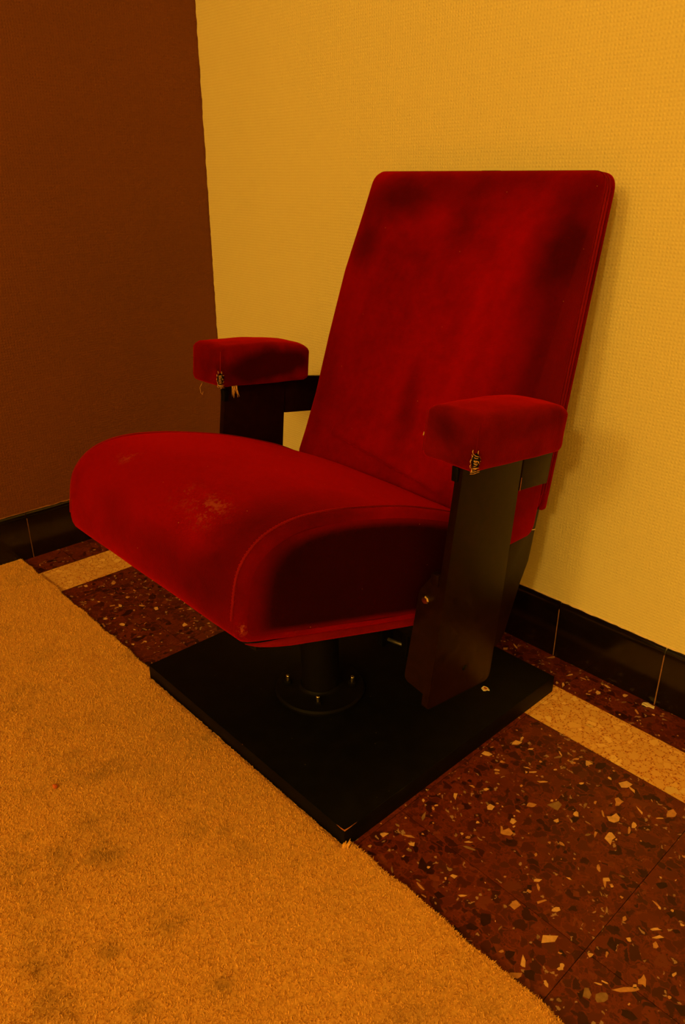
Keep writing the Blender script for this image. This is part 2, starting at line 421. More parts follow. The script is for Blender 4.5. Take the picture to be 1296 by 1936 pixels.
# ------------------------------------------------------------------ material instances
M_YELLOW = mat_wallpaper('yellow_wallpaper', 0, (0.80, 0.70, 0.33), (0.83, 0.73, 0.35), edge=(0.16, 0.048, 0.015))
M_BROWN = mat_wallpaper('brown_wallpaper', 1, (0.150, 0.046, 0.014), (0.172, 0.052, 0.016))
M_TILE_BLACK = mat_plain('black_glazed_tile', (0.006, 0.0035, 0.003), 0.16, 0, 0.5, 0.02, 30.0, 0.3)
M_GROUT = mat_plain('brown_grout', (0.36, 0.17, 0.08), 0.9, 0, 0.1, 0.2, 200.0, 0.2)
M_JOINT = mat_plain('dark_joint', (0.10, 0.024, 0.009), 0.9, 0, 0.1, 0.2, 200.0, 0.2)
M_CAULK = mat_plain('pale_caulk', (0.80, 0.62, 0.40), 0.7, 0, 0.2, 0.2, 150.0, 0.1)
M_CAULK_BROWN = mat_plain('brown_caulk', (0.30, 0.13, 0.05), 0.7, 0, 0.2, 0.2, 150.0, 0.2)
M_TERR = mat_terrazzo('dark_terrazzo')
M_CREAM = mat_cream_terrazzo('cream_terrazzo')
M_CARPET = mat_carpet('beige_carpet_pile')
M_BACKING = mat_carpet('beige_carpet_backing', 0.85)
M_CEIL = mat_plain('white_ceiling', (0.75, 0.68, 0.5), 0.9, 0, 0.1, 0.05, 40.0, 0.05)
M_SEAT = mat_velvet('red_velvet_seat', dark=(0.080, 0.0005, 0.0008), lite=(0.200, 0.0006, 0.0006), worn=[(0.985, -0.680, 0.484, 0.040, 0.9), (0.93, -0.680, 0.482, 0.03, 0.5), (0.765, -0.665, 0.482, 0.025, 0.7), (1.092, -0.72, 0.375, 0.012, 2.0), (1.092, -0.655, 0.33, 0.02, 0.8)], bias=0.07, nap=4.0, soil_shade=[(1.06, -0.60, 0.482, 0.055, 0.12, 0.05, 0.75), (1.05, -0.715, 0.43, 0.05, 0.06, 0.07, 0.55), (0.81, -0.725, 0.43, 0.05, 0.05, 0.04, 0.35), (0.95, -0.725, 0.40, 0.07, 0.05, 0.05, 0.3)])
M_BACK = mat_velvet('red_velvet_back', dark=(0.110, 0.0004, 0.0008), lite=(0.270, 0.0006, 0.0006), bias=0.05, nap=3.4, soil_shade=[(1.085, -0.12, 0.73, 0.060, 0.2, 0.12, 0.85), (0.76, -0.12, 0.80, 0.09, 0.2, 0.035, 0.8), (0.95, -0.10, 0.83, 0.14, 0.2, 0.05, 0.5), (0.90, -0.12, 0.78, 0.03, 0.2, 0.06, 0.35), (0.68, -0.2, 0.50, 0.035, 0.2, 0.14, 0.45), (0.90, -0.24, 0.50, 0.02, 0.2, 0.07, 0.4), (0.70, -0.14, 0.72, 0.03, 0.2, 0.04, 0.6), (1.09, -0.16, 0.56, 0.05, 0.2, 0.16, 0.7)])  # right-edge entries paint in the cushion's rounded shading
M_PAD = mat_velvet('red_velvet_pad', dark=(0.05, 0.0006, 0.0008), lite=(0.145, 0.0016, 0.0008), bias=0.02, nap=9.0, soil_shade=[(1.135, -0.452, 0.555, 0.03, 0.02, 0.02, 0.6), (1.19, -0.33, 0.548, 0.015, 0.07, 0.014, 0.6)])
M_SIDE = mat_velvet('red_velvet_side', dark=(0.050, 0.0005, 0.0008), lite=(0.115, 0.0007, 0.0008), nap=7.0, sheen=0.3, grime_shade=True)
M_PAD_IN = mat_velvet('red_velvet_pad_soil_shade', nap=9.0, soil_shade=[(0.668, -0.33, 0.535, 0.020, 0.12, 0.028, 1.6)])  # dark inner face: soiling together with painted-in shading
M_PIPE = mat_velvet('red_velvet_piping', dark=(0.10, 0.002, 0.0015), lite=(0.22, 0.006, 0.003))
M_PLATE = mat_base_paint()
M_STEEL = mat_plain('black_enamel_steel', (0.0110, 0.0028, 0.0012), 0.36, 0, 0.12, 0.03, 90.0, 0.3)
M_MATT = mat_plain('matt_black_board', (0.0028, 0.0022, 0.0018), 0.6, 0, 0.12, 0.1, 90.0, 0.3)
M_BOLT = mat_plain('zinc_bolt', (0.75, 0.62, 0.42), 0.25, 1.0, 0.5, 0.0, 90.0, 0.1)
M_ROD = mat_plain('dull_steel_rod', (0.16, 0.14, 0.12), 0.5, 0.8, 0.5, 0.0, 90.0, 0.2)
M_THREAD = mat_plain('frayed_tan_thread', (0.62, 0.34, 0.12), 0.9, 0, 0.1, 0.0, 200.0, 0.3)
M_BARE = mat_plain('bare_wood', (0.40, 0.13, 0.05), 0.8, 0, 0.1, 0.2, 200.0, 0.3)
M_CHIP = [mat_plain('pale_stone_a', (0.68, 0.40, 0.19), 0.4, 0, 0.25, 0, 150.0, 0.15),
          mat_plain('pale_stone_b', (0.52, 0.25, 0.10), 0.4, 0, 0.25, 0, 150.0, 0.2),
          mat_plain('grey_stone', (0.28, 0.16, 0.08), 0.4, 0, 0.25, 0, 150.0, 0.25),
          mat_plain('rust_stone', (0.17, 0.034, 0.009), 0.4, 0, 0.25, 0, 150.0, 0.25),
          mat_plain('dark_stone', (0.030, 0.006, 0.005), 0.4, 0, 0.25, 0, 150.0, 0.25)]
M_FLAKE = mat_plain('white_paint_flake', (0.85, 0.72, 0.5), 0.6, 0, 0.3, 0.1, 200.0, 0.08)
M_RUST = mat_plain('rust_core', (0.45, 0.12, 0.03), 0.8, 0, 0.1, 0.1, 200.0, 0.2)
M_CRUMB = mat_plain('red_crumb', (0.55, 0.12, 0.03), 0.8, 0, 0.2, 0.2, 200.0, 0.3)

# ------------------------------------------------------------------ setting: walls, ceiling
ROOM_X, ROOM_Y, ROOM_H = 3.8, -4.6, 2.7
def slab(name, x0, x1, y0, y1, z0, z1, m, label=None):
    V, F = box_mesh(x0, x1, y0, y1, z0, z1)
    o = mesh_obj(name, V, F, m, smooth=False)
    return tag(o, label, None, None, 'structure')
slab('wall_back', -0.1, ROOM_X + 0.1, 0.0, 0.1, -0.05, ROOM_H, M_YELLOW, 'yellow embossed wallpaper wall behind the red seat')
slab('wall_left', -0.1, 0.0, ROOM_Y, 0.0, -0.05, ROOM_H, M_BROWN, 'dark brown embossed wallpaper wall left of the seat')
slab('wall_right', ROOM_X, ROOM_X + 0.1, ROOM_Y, 0.0, -0.05, ROOM_H, M_YELLOW, 'yellow wall on the unseen right side of the room')
slab('wall_front', -0.1, ROOM_X + 0.1, ROOM_Y - 0.1, ROOM_Y, -0.05, ROOM_H, M_YELLOW, 'yellow wall behind the photographer')
slab('ceiling', -0.1, ROOM_X + 0.1, ROOM_Y - 0.1, 0.1, ROOM_H, ROOM_H + 0.1, M_CEIL, 'pale ceiling of the room')

# ------------------------------------------------------------------ floor of terrazzo tiles
floor = slab('floor', -0.1, ROOM_X + 0.1, ROOM_Y - 0.1, 0.1, -0.05, -0.004, M_JOINT, 'terrazzo tile floor with a cream border strip')
JX, PX = 1.141, 0.292
S1, S2 = 0.0962, 0.208
T1, T2, T3, T4 = -0.0848, -0.1877, -0.4984, -0.80
G = 0.00045
xs = sorted([JX + PX * k for k in range(-3, 8)])
xs = [x for x in xs if S2 + 0.02 < x < ROOM_X]
tiles = []
tile_cache = {}
def tile(x0, x1, y0, y1, m, nm):
    key = (round(x1 - x0, 4), round(y1 - y0, 4), m.name)
    if key not in tile_cache:
        V, F = box_mesh(0, x1 - x0 - 2 * G, 0, y1 - y0 - 2 * G, -0.004, 0.0, 0.0)
        o = mesh_obj(nm, V, F, m, floor, smooth=False)
        tile_cache[key] = o
    else:
        o = tile_cache[key].copy(); COL.objects.link(o); o.parent = floor
    o.location = (x0 + G, y0 + G, 0)
    tiles.append((o, x0, x1, y0, y1, m))
    return o
bx = [S2] + xs + [ROOM_X]
for a, b in zip(bx[:-1], bx[1:]):
    if a > 2.5: continue
    tile(a, b, T2, T1, M_CREAM, 'cream_border_tile')
    tile(a, b, T1, 0.0, M_TERR, 'dark_border_tile')
    tile(a, b, T3, T2, M_TERR, 'terrazzo_tile')
    tile(a, b, T4, T3, M_TERR, 'terrazzo_tile')
tile(S1, S2, T2, T1, M_CREAM, 'cream_border_tile')
tile(0, S1, T2, T1, M_TERR, 'dark_border_tile')
tile(0, S1, T1, 0, M_TERR, 'dark_border_tile')
tile(S1, S2, T1, 0, M_TERR, 'dark_border_tile')
for y0, y1 in ((T3, T2), (T4, T3)):
    tile(S1, S2, y0, y1, M_CREAM, 'cream_border_tile')
    tile(0, S1, y0, y1, M_TERR, 'dark_border_tile')

# stones showing in the polished surface
def chip_poly(cx, cy, ux, uy, vx, vy, rnd, n=None):
    n = n or rnd.randint(4, 8)
    ph = rnd.random() * 6.28
    P = []
    for k in range(n):
        a = ph + 2 * math.pi * (k + rnd.uniform(-0.28, 0.28)) / n
        r = rnd.uniform(0.55, 1.30)
        P.append((cx + r * (ux * math.cos(a) + vx * math.sin(a)), cy + r * (uy * math.cos(a) + vy * math.sin(a))))
    return P
def prism(P, z0, z1):
    n = len(P)
    V = [(x, y, z0) for x, y in P] + [(x, y, z1) for x, y in P]
    F = [tuple(range(n, 2 * n))] + [(i, (i + 1) % n, n + (i + 1) % n, n + i) for i in range(n)]
    return V, F
def tile_at(x, y):
    for t in tiles:
        if t[1] <= x <= t[2] and t[3] <= y <= t[4]: return t
    return None
rnd = random.Random(3)
GREYS = {5, 24, 25, 64}
for i, (cx, cy, ux, uy, vx, vy) in enumerate(CHIPS):
    t = tile_at(cx, cy)
    if t is None or t[5] is not M_TERR: continue
    V, F = prism(chip_poly(cx, cy, ux, uy, vx, vy, rnd), -0.001, 0.00025)
    m = M_CHIP[2] if i in GREYS else M_CHIP[0 if rnd.random() < 0.6 else 1]
    mesh_obj('stone_chip', V, F, m, t[0], origin=tuple(t[0].location), smooth=False)
# further stones, smaller or darker, scattered through the tiles in view
per = {}
count = 0
while count < 1500:
    x = rnd.uniform(0.05, 1.72); y = rnd.uniform(-0.62, -0.008)
    t = tile_at(x, y)
    if t is None or t[5] is not M_TERR: continue
    near = y < T3
    kind = rnd.choices([0, 1, 2, 3, 4], [1.0, 1.4, 1.0, 0.7, 1.8 if near else 0.8])[0]
    if kind <= 2:
        s = rnd.uniform(0.0008, 0.0026); el = rnd.choice([1.0, 1.3, 1.8, 3.5])
    else:
        s = rnd.uniform(0.002, 0.0065) * (1.25 if near else 1.0); el = rnd.uniform(1.0, 1.8)
    an = rnd.random() * 3.14
    mrg = s * el * 1.25 + 0.001
    if not (t[1] + mrg < x < t[2] - mrg and t[3] + mrg < y < t[4] - mrg): continue
    ux, uy = math.cos(an) * s * el, math.sin(an) * s * el
    vx, vy = -math.sin(an) * s, math.cos(an) * s
    z = 0.0001 + 0.00012 * rnd.random() - (0.00008 if kind > 2 else 0)
    per.setdefault((t[0].name, kind), [t[0], []])[1].append(prism(chip_poly(x, y, ux, uy, vx, vy, rnd), -0.001, z))
    count += 1
for (nm, kind), (t, L) in per.items():
    V, F = join(*L)
    tag(mesh_obj('stone_grit', V, F, M_CHIP[kind], t, origin=tuple(t.location), smooth=False), kind='stuff')

# ------------------------------------------------------------------ baseboards of black glazed tiles
BH, BT = 0.1139, 0.008
def base_tile_mesh(L):
    # section: flat face, rounded cove top
    prof = [(0.0, 0.0), (-BT, 0.0), (-BT, BH - 0.014)]
    for k in range(1, 7):
        a = k / 6 * math.pi / 2
        prof.append((-BT + (BT - 0.001) * (1 - math.cos(a)), BH - 0.014 + 0.014 * math.sin(a)))
    prof.append((0.0, BH))
    return extrude_x(prof, 0.0, L, 0.0)
bb = slab('baseboard_back', 0.0, ROOM_X, -0.0066, 0.0, 0.0, BH - 0.0145, M_GROUT, 'skirting of black glazed tiles along the yellow wall')
Vb, Fb = base_tile_mesh(0.2 - 0.0022)
first = None
for k in range(-5, 13):
    x0 = 1.0742 + 0.2 * k
    if x0 < 0: 
        Vc, Fc = base_tile_mesh(x0 + 0.2 - 0.0011 - BT)
        o = mesh_obj('skirting_tile', Vc, Fc, M_TILE_BLACK, bb, auto=40); o.location = (BT, 0, 0); continue
    if first is None:
        first = mesh_obj('skirting_tile', Vb, Fb, M_TILE_BLACK, bb, auto=40); o = first
    else:
        o = first.copy(); COL.objects.link(o); o.parent = bb
    o.location = (x0 + 0.0011, 0, 0)
def bead(p0, p1, r, n, rnd):
    P = []
    for i in range(n + 1):
        t = i / n
        P.append(Vector(p0).lerp(Vector(p1), t) + Vector((0, 0, rnd.gauss(0, 0.0005))))
    return tube(P, [max(0.0006, r + rnd.gauss(0, r * 0.35)) for _ in range(n + 1)], 6)
V, F = bead((0.006, -0.0005, BH + 0.0006), (ROOM_X, -0.0005, BH + 0.0006), 0.0016, 400, rnd)
mesh_obj('caulk_bead', V, F, M_CAULK, bb)

bl = slab('baseboard_left', 0.0, 0.0066, ROOM_Y, -BT, 0.0, BH - 0.0145, M_GROUT, 'skirting of black glazed tiles along the brown wall')
firstl = None
for k in range(-17, 4):
    y0 = -0.5633 + 0.2 * k
    L = 0.2 - 0.0022
    if y0 + 0.2 > -BT: L = -BT - y0 - 0.0022
    if L < 0.02 or y0 < ROOM_Y: continue
    if abs(L - 0.1978) < 1e-4 and firstl is not None:
        o = firstl.copy(); COL.objects.link(o); o.parent = bl
    else:
        Vq, Fq = base_tile_mesh(L)
        Vq = [(-y, x, z) for x, y, z in Vq]
        o = mesh_obj('skirting_tile', Vq, Fq, M_TILE_BLACK, bl, auto=40)
        if abs(L - 0.1978) < 1e-4: firstl = o
    o.location = (0, y0 + 0.0011, 0)
V, F = bead((0.0005, ROOM_Y + 0.01, BH + 0.0006), (0.0005, -0.006, BH + 0.0006), 0.0014, 400, rnd)
mesh_obj('caulk_bead', V, F, M_CAULK_BROWN, bl)

# ------------------------------------------------------------------ the seat
X0, X1, Y0, Y1, TH = 0.6231, 1.1349, -0.6046, -0.1034, 0.0324
CX = 0.88
ROOT = (CX, -0.354, 0.0)
chair = bpy.data.objects.new('theatre_seat', None)
COL.objects.link(chair); chair.location = ROOT; chair.empty_display_size = 0.2
tag(chair, 'worn red velvet theatre armchair bolted to a black plate', 'armchair')
def part(name, VF, m, parent=None, smooth=True, auto=None):
    return mesh_obj(name, VF[0], VF[1], m, parent or chair, origin=ROOT, smooth=smooth, auto=auto)

# base plate, with paint rubbed off the near corner
plate = part('base_plate', box_mesh(X0, X1, Y0, Y1, 0.0, TH, 0.0012, 2), M_PLATE, auto=30)
def wear(path, r): return tube(path, r, 6)
e = 0.0006
for path, rr in (
    ([(X1 - 0.020, Y0 + e, TH - e), (X1 - 0.008, Y0 + e, TH - e * 0.8), (X1 - e * 2, Y0 + e * 2, TH - e), (X1 - e, Y0 + 0.010, TH - e * 0.8), (X1 - e, Y0 + 0.030, TH - e)], [0.0002, 0.0006, 0.0013, 0.0006, 0.0002]),
    ([(X1 - 0.233, Y0 + e, TH - e), (X1 - 0.230, Y0 + e, TH - e), (X1 - 0.227, Y0 + e, TH - e)], [0.0001, 0.0005, 0.0001]),
    ([(X1 - 0.13, Y0 + e, TH - e), (X1 - 0.10, Y0 + e, TH - e), (X1 - 0.07, Y0 + e, TH - e)], [0.0001, 0.0003, 0.0001])):
    part('worn_edge', wear(path, rr), M_BARE, plate)

# pedestal: flange, four studs with nuts, column, cross frame under the seat
FX, FY = 0.882, -0.425
fl = part('flange', lathe(FX, FY, [(0.0, TH), (0.074, TH), (0.076, TH + 0.002), (0.076, TH + 0.006), (0.073, TH + 0.009), (0.040, TH + 0.010), (0.034, TH + 0.014), (0.033, TH + 0.016)], 40), M_MATT, auto=35)
for sx_, sy_ in ((-1, -1), (1, -1), (1, 1), (-1, 1)):
    bx_, by_ = FX + sx_ * 0.0385, FY + sy_ * 0.0385
    z = TH + 0.0095
    nut = lathe(bx_, by_, [(0.0, z), (0.0065, z), (0.0068, z + 0.001), (0.0068, z + 0.005), (0.0058, z + 0.006)], 6)
    b_ = part('nut', nut, M_MATT, fl, smooth=False)
    prof = [(0.0, z + 0.006)]
    for k in range(8):
        zz = z + 0.006 + k * 0.0012
        prof += [(0.0032, zz), (0.0038, zz + 0.0006)]
    prof += [(0.0025, z + 0.0165), (0.0, z + 0.017)]
    part('stud', lathe(bx_, by_, prof, 12), M_BOLT, fl)
part('column', lathe(FX, FY, [(0.0, TH + 0.012), (0.032, TH + 0.012), (0.032, 0.215), (0.045, 0.225), (0.045, 0.236), (0.0, 0.236)], 32), M_MATT, auto=35)
frame = part('under_frame', join(
    box_mesh(0.645, 1.115, -0.375, -0.325, 0.185, 0.215, 0.003),
    box_mesh(0.80, 0.96, -0.55, -0.25, 0.215, 0.240, 0.003)), M_MATT, auto=35)
part('spring_rod', tube([(0.945, -0.330, 0.12), (0.962, -0.327, 0.12), (0.985, -0.322, 0.12)], 0.0032, 10), M_ROD, frame)
part('rod_lug', box_mesh(0.936, 0.948, -0.345, -0.318, 0.11, 0.19, 0.001), M_MATT, frame)
part('rod_lug', box_mesh(0.984, 0.996, -0.337, -0.310, 0.11, 0.19, 0.001), M_MATT, frame)

# seat cushion ---------------------------------------------------------
HW = 0.211
top = [(-0.245, 0.335), (-0.300, 0.375), (-0.356, 0.404), (-0.444, 0.438), (-0.521, 0.460), (-0.575, 0.472), (-0.625, 0.478), (-0.662, 0.475), (-0.690, 0.463), (-0.710, 0.440), (-0.719, 0.404), (-0.722, 0.374), (-0.716, 0.357), (-0.700, 0.348), (-0.660, 0.335), (-0.600, 0.3165), (-0.500, 0.286), (-0.412, 0.259), (-0.300, 0.225), (-0.250, 0.213), (-0.238, 0.230), (-0.236, 0.290)]
prof = np.array(catmull(top, 7, closed=True))
# resample by arc length
d = np.linalg.norm(np.roll(prof, -1, 0) - prof, axis=1); s = np.concatenate([[0], np.cumsum(d)])
NP = 150
ss = np.linspace(0, s[-1], NP, endpoint=False)
pc = np.vstack([prof, prof[:1]])
prof = np.stack([np.interp(ss, s, pc[:, 0]), np.interp(ss, s, pc[:, 1])], 1)
tg = np.roll(prof, -1, 0) - np.roll(prof, 1, 0); tg /= np.linalg.norm(tg, axis=1)[:, None]
nrm = np.stack([tg[:, 1], -tg[:, 0]], 1)
cen = prof.mean(0)
if ((prof - cen) * nrm).sum() < 0: nrm = -nrm
for _ in range(6): nrm = (np.roll(nrm, 1, 0) + nrm * 2 + np.roll(nrm, -1, 0)) / 4
nrm /= np.linalg.norm(nrm, axis=1)[:, None]
upper = np.clip(nrm[:, 1] * 1.2 + 0.55, 0, 1)          # 1 on top and front, 0 underneath
RR = 0.012
stations = []
for k in range(0, 9):
    a = k / 8 * math.pi / 2
    stations.append((HW - RR + RR * math.sin(a), RR * (1 - math.cos(a))))
core = [(-HW + RR) + (2 * HW - 2 * RR) * i / 30 for i in range(31)]
full = [(-x, ins) for x, ins in stations[::-1]] + [(x, 0.0) for x in core[1:-1]] + stations
V, F = [], []
for x, ins in full:
    crown = 0.007 * (1 - (x / HW) ** 2) * upper
    q = prof + nrm * (crown - ins)[:, None]
    for y, z in q:
        dn = mnoise.noise(Vector((x * 9, y * 9, z * 9))) * 0.0016
        V.append((CX + x, y, z + dn))
ns = len(full)
for i in range(ns - 1):
    for k in range(NP):
        F.append((i * NP + k, i * NP + (k + 1) % NP, (i + 1) * NP + (k + 1) % NP, (i + 1) * NP + k))
seat = part('seat_cushion', (V, F), M_SEAT)
# side panels of the cushion
for sgn in (1, -1):
    V, F = [], []
    qb = prof - nrm * RR
    c2 = qb.mean(0)
    fr = [1.0, 0.98, 0.96, 0.94, 0.92, 0.89, 0.86, 0.82, 0.74, 0.62, 0.45, 0.22]
    for f in fr:
        for y, z in c2 + (qb - c2) * f:
            V.append((CX + sgn * (HW + 0.0035 * (1 - f * f)), y, z))
    V.append((CX + sgn * (HW + 0.0035), c2[0], c2[1]))
    for i in range(len(fr) - 1):
        for k in range(NP):
            F.append((i * NP + k, i * NP + (k + 1) % NP, (i + 1) * NP + (k + 1) % NP, (i + 1) * NP + k))
    L0 = (len(fr) - 1) * NP
    for k in range(NP): F.append((L0 + k, L0 + (k + 1) % NP, len(V) - 1))
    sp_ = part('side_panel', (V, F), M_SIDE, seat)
    ga = sp_.data.attributes.new('grime_shade', 'FLOAT', 'POINT')
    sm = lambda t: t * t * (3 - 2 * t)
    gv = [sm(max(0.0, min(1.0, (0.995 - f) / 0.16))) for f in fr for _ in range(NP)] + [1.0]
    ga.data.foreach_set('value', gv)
    # stitched seam along top and front, rolled welt along the bottom
    up_i = [i for i in range(NP) if -0.73 < prof[i, 0] < -0.27 and (upper[i] > 0.45)]
    P = [(CX + sgn * (HW - RR * 0.95), prof[i, 0] + nrm[i, 0] * 0.0006, prof[i, 1] + nrm[i, 1] * 0.0006) for i in up_i]
    part('seam', tube(P, 0.0016, 6), M_PIPE, seat)
    lo = [(-0.712, 0.3535), (-0.690, 0.3425), (-0.655, 0.3305), (-0.60, 0.3135), (-0.50, 0.2825), (-0.41, 0.2555), (-0.30, 0.222)]
    P = [(CX + sgn * (HW - 0.004), y, z) for y, z in catmull(lo, 6)]
    part('bottom_welt', tube(P, [0.0052 * min(1.0, 0.06 + i_ / 14) for i_ in range(len(P) - 1)] + [0.002], 10), M_PIPE, seat)
# stitches on the near seam
st = []
for j in range(0, len(up_i) - 1):
    i = up_i[j]
    for h in (0.0, 0.5):
        p = prof[i] * (1 - h) + prof[up_i[j + 1]] * h
        st.append(tube([(CX + HW - RR * 0.95 - 0.0026, p[0] + nrm[i, 0] * 0.0012, p[1] + nrm[i, 1] * 0.0012), (CX + HW - RR * 0.95 + 0.0026, p[0] + nrm[i, 0] * 0.0010, p[1] + nrm[i, 1] * 0.0010)], 0.00045, 4))
part('stitching', join(*st), M_PIPE, seat)
part('seat_pan', extrude_x([(-0.69, 0.336), (-0.26, 0.209), (-0.26, 0.201), (-0.69, 0.328)], CX - HW + 0.015, CX + HW - 0.015, 0.001), M_MATT, seat)

# backrest ----------------------------------------------------------------
def yr(z): return -0.057 - 0.176 * (0.82 - z)
def halfw(z): return 0.222
FZ = [0.28, 0.31, 0.33, 0.368, 0.405, 0.470, 0.570, 0.677, 0.771, 0.835, 0.86]
FY_ = [-0.205, -0.232, -0.258, -0.279, -0.262, -0.235, -0.202, -0.163, -0.119, -0.0905, -0.083]
def thick(z): return yr(z) - float(np.interp(z, FZ, FY_))
def outline(zb, zt, inset, r_top, r_bot, n=34, step=0.014):
    """loop in (x, z), counter-clockwise from the lower left; inset from the backrest's full outline"""
    zs = np.linspace(zb, zt, n)
    R_ = [(halfw(z) - inset, z) for z in zs]
    base = [(-halfw(zb) + inset, zb)] + [(halfw(zb) - inset, zb)] + [(halfw(zt) - inset, zt)] + [(-halfw(zt) + inset, zt)]
    rp = round_poly(base, [r_bot, r_bot, r_top, r_top], 8)
    # densify straight runs
    out = []
    for i in range(len(rp)):
        a = np.array(rp[i]); b = np.array(rp[(i + 1) % len(rp)])
        k = max(1, int(np.linalg.norm(b - a) / step))
        for j in range(k): out.append(a + (b - a) * j / k)
    return np.array(out)
def slab_pad(zb, zt, inset, r_top, r_bot, d0, d1, r, bulge=0.0, extra=None, levels=14):
    """upholstered slab between depth d0(z) and d1(z) in front of the rear line"""
    L = outline(zb, zt, inset, r_top, r_bot, step=0.006 if levels > 20 else 0.014)
    n = len(L)
    t = np.roll(L, -1, 0) - np.roll(L, 1, 0); t /= np.linalg.norm(t, axis=1)[:, None]
    nn = np.stack([t[:, 1], -t[:, 0]], 1)
    c = L.mean(0)
    V, F, loops = [], [], []
    def add(loop2, depth):
        idx = []
        for (x, z) in loop2:
            dd = depth(x, z)
            # depth is measured square to the leaning back
            V.append((CX + x, yr(z) - dd, z - dd * 0.0)); idx.append(len(V) - 1)
        loops.append(idx)
    for f in (0.3, 0.7): add(c + (L - nn * r - c) * f, lambda x, z: d0(z))
    for k in range(0, 5):
        a = k / 4 * math.pi / 2
        add(L - nn * r * (1 - math.sin(a)), lambda x, z, a=a: d0(z) + r * (1 - math.cos(a)))
    for k in range(0, 6):
        a = k / 5 * math.pi / 2
        add(L - nn * r * (1 - math.cos(a)), lambda x, z, a=a: d1(z) - r * (1 - math.sin(a)))
    Lr = L - nn * r
    for f in [1 - (i + 1) / (levels + 1) for i in range(levels)]:
        def dep(x, z, f=f):
            v = d1(z) + bulge * (1 - f ** 2.0)
            if extra: v += extra(x, z)
            return v
        add(c + (Lr - c) * f, dep)
    for a, b in zip(loops[:-1], loops[1:]):
        for k in range(n): F.append((a[k], a[(k + 1) % n], b[(k + 1) % n], b[k]))
    F.append(tuple(loops[0])); F.append(tuple(loops[-1]))
    return V, F
def crease(x, z):
    v = 0.0012 * mnoise.noise(Vector((x * 14, z * 14, 2.0)))
    v += 0.0010 * mnoise.noise(Vector((x * 30, z * 22, 7.0)))
    # fold running down to the right above the seat
    x0, z0, x1, z1 = -0.115, 0.414, 0.100, 0.384
    t = (x - x0) / (x1 - x0)
    if -0.1 < t < 1.1:
        dz = z - (z0 + (z1 - z0) * t)
        v -= 0.0065 * math.exp(-(dz / 0.0036) ** 2) * max(0, min(1, 5 * t + .5)) * max(0, min(1, 5 * (1.1 - t)))
        v += 0.0025 * math.exp(-((dz - 0.008) / 0.007) ** 2)
    return v
back = part('backrest_cushion', slab_pad(0.302, 0.836, 0.001, 0.022, 0.034, lambda z: 0.018, lambda z: thick(z) + 0.004, 0.0125, 0.020, crease, 110), M_BACK)
part('back_band', slab_pad(0.345, 0.835, 0.0045, 0.024, 0.024, lambda z: 0.0125, lambda z: 0.0215, 0.003), M_BACK, back)
part('back_cover', slab_pad(0.350, 0.834, 0.0, 0.026, 0.006, lambda z: 0.0, lambda z: 0.0125, 0.0045), M_BACK, back)
for dp, ins in ((0.0205, 0.003), (0.013, 0.003)):
    L = outline(0.34, 0.833, ins, 0.024, 0.024)
    P = [(CX + x, yr(z) - dp, z) for x, z in L if z > 0.37]
    # start the bead at the lower right corner
    k0 = next(i for i in range(len(P)) if P[i][0] > CX and P[i - 1][0] < CX) if any(p[0] < CX for p in P) else 0
    P = P[k0:] + P[:k0]
    part('welt', tube(P, 0.0022, 6), M_PIPE, back)
part('top_clip', box_mesh(CX - 0.012, CX + 0.020, yr(0.83) - 0.006, yr(0.83) + 0.004, 0.79, 0.8365, 0.001), M_MATT, back, auto=30)

# black board of the back, showing below the cushion, with a scuff on its edge
bp = [(-0.140, 0.42), (-0.150, 0.350), (-0.164, 0.265), (-0.183, 0.234), (-0.211, 0.151), (-0.223, 0.137), (-0.262, 0.134), (-0.235, 0.234), (-0.200, 0.42)]
bpan = part('back_board', extrude_x(bp, 0.665, 1.095, 0.0015), M_STEEL, auto=35)
part('edge_scuff', tube([(1.0953, -0.166, 0.321), (1.0956, -0.160, 0.3195), (1.0953, -0.156, 0.319)], 0.0008, 5), M_FLAKE, bpan)

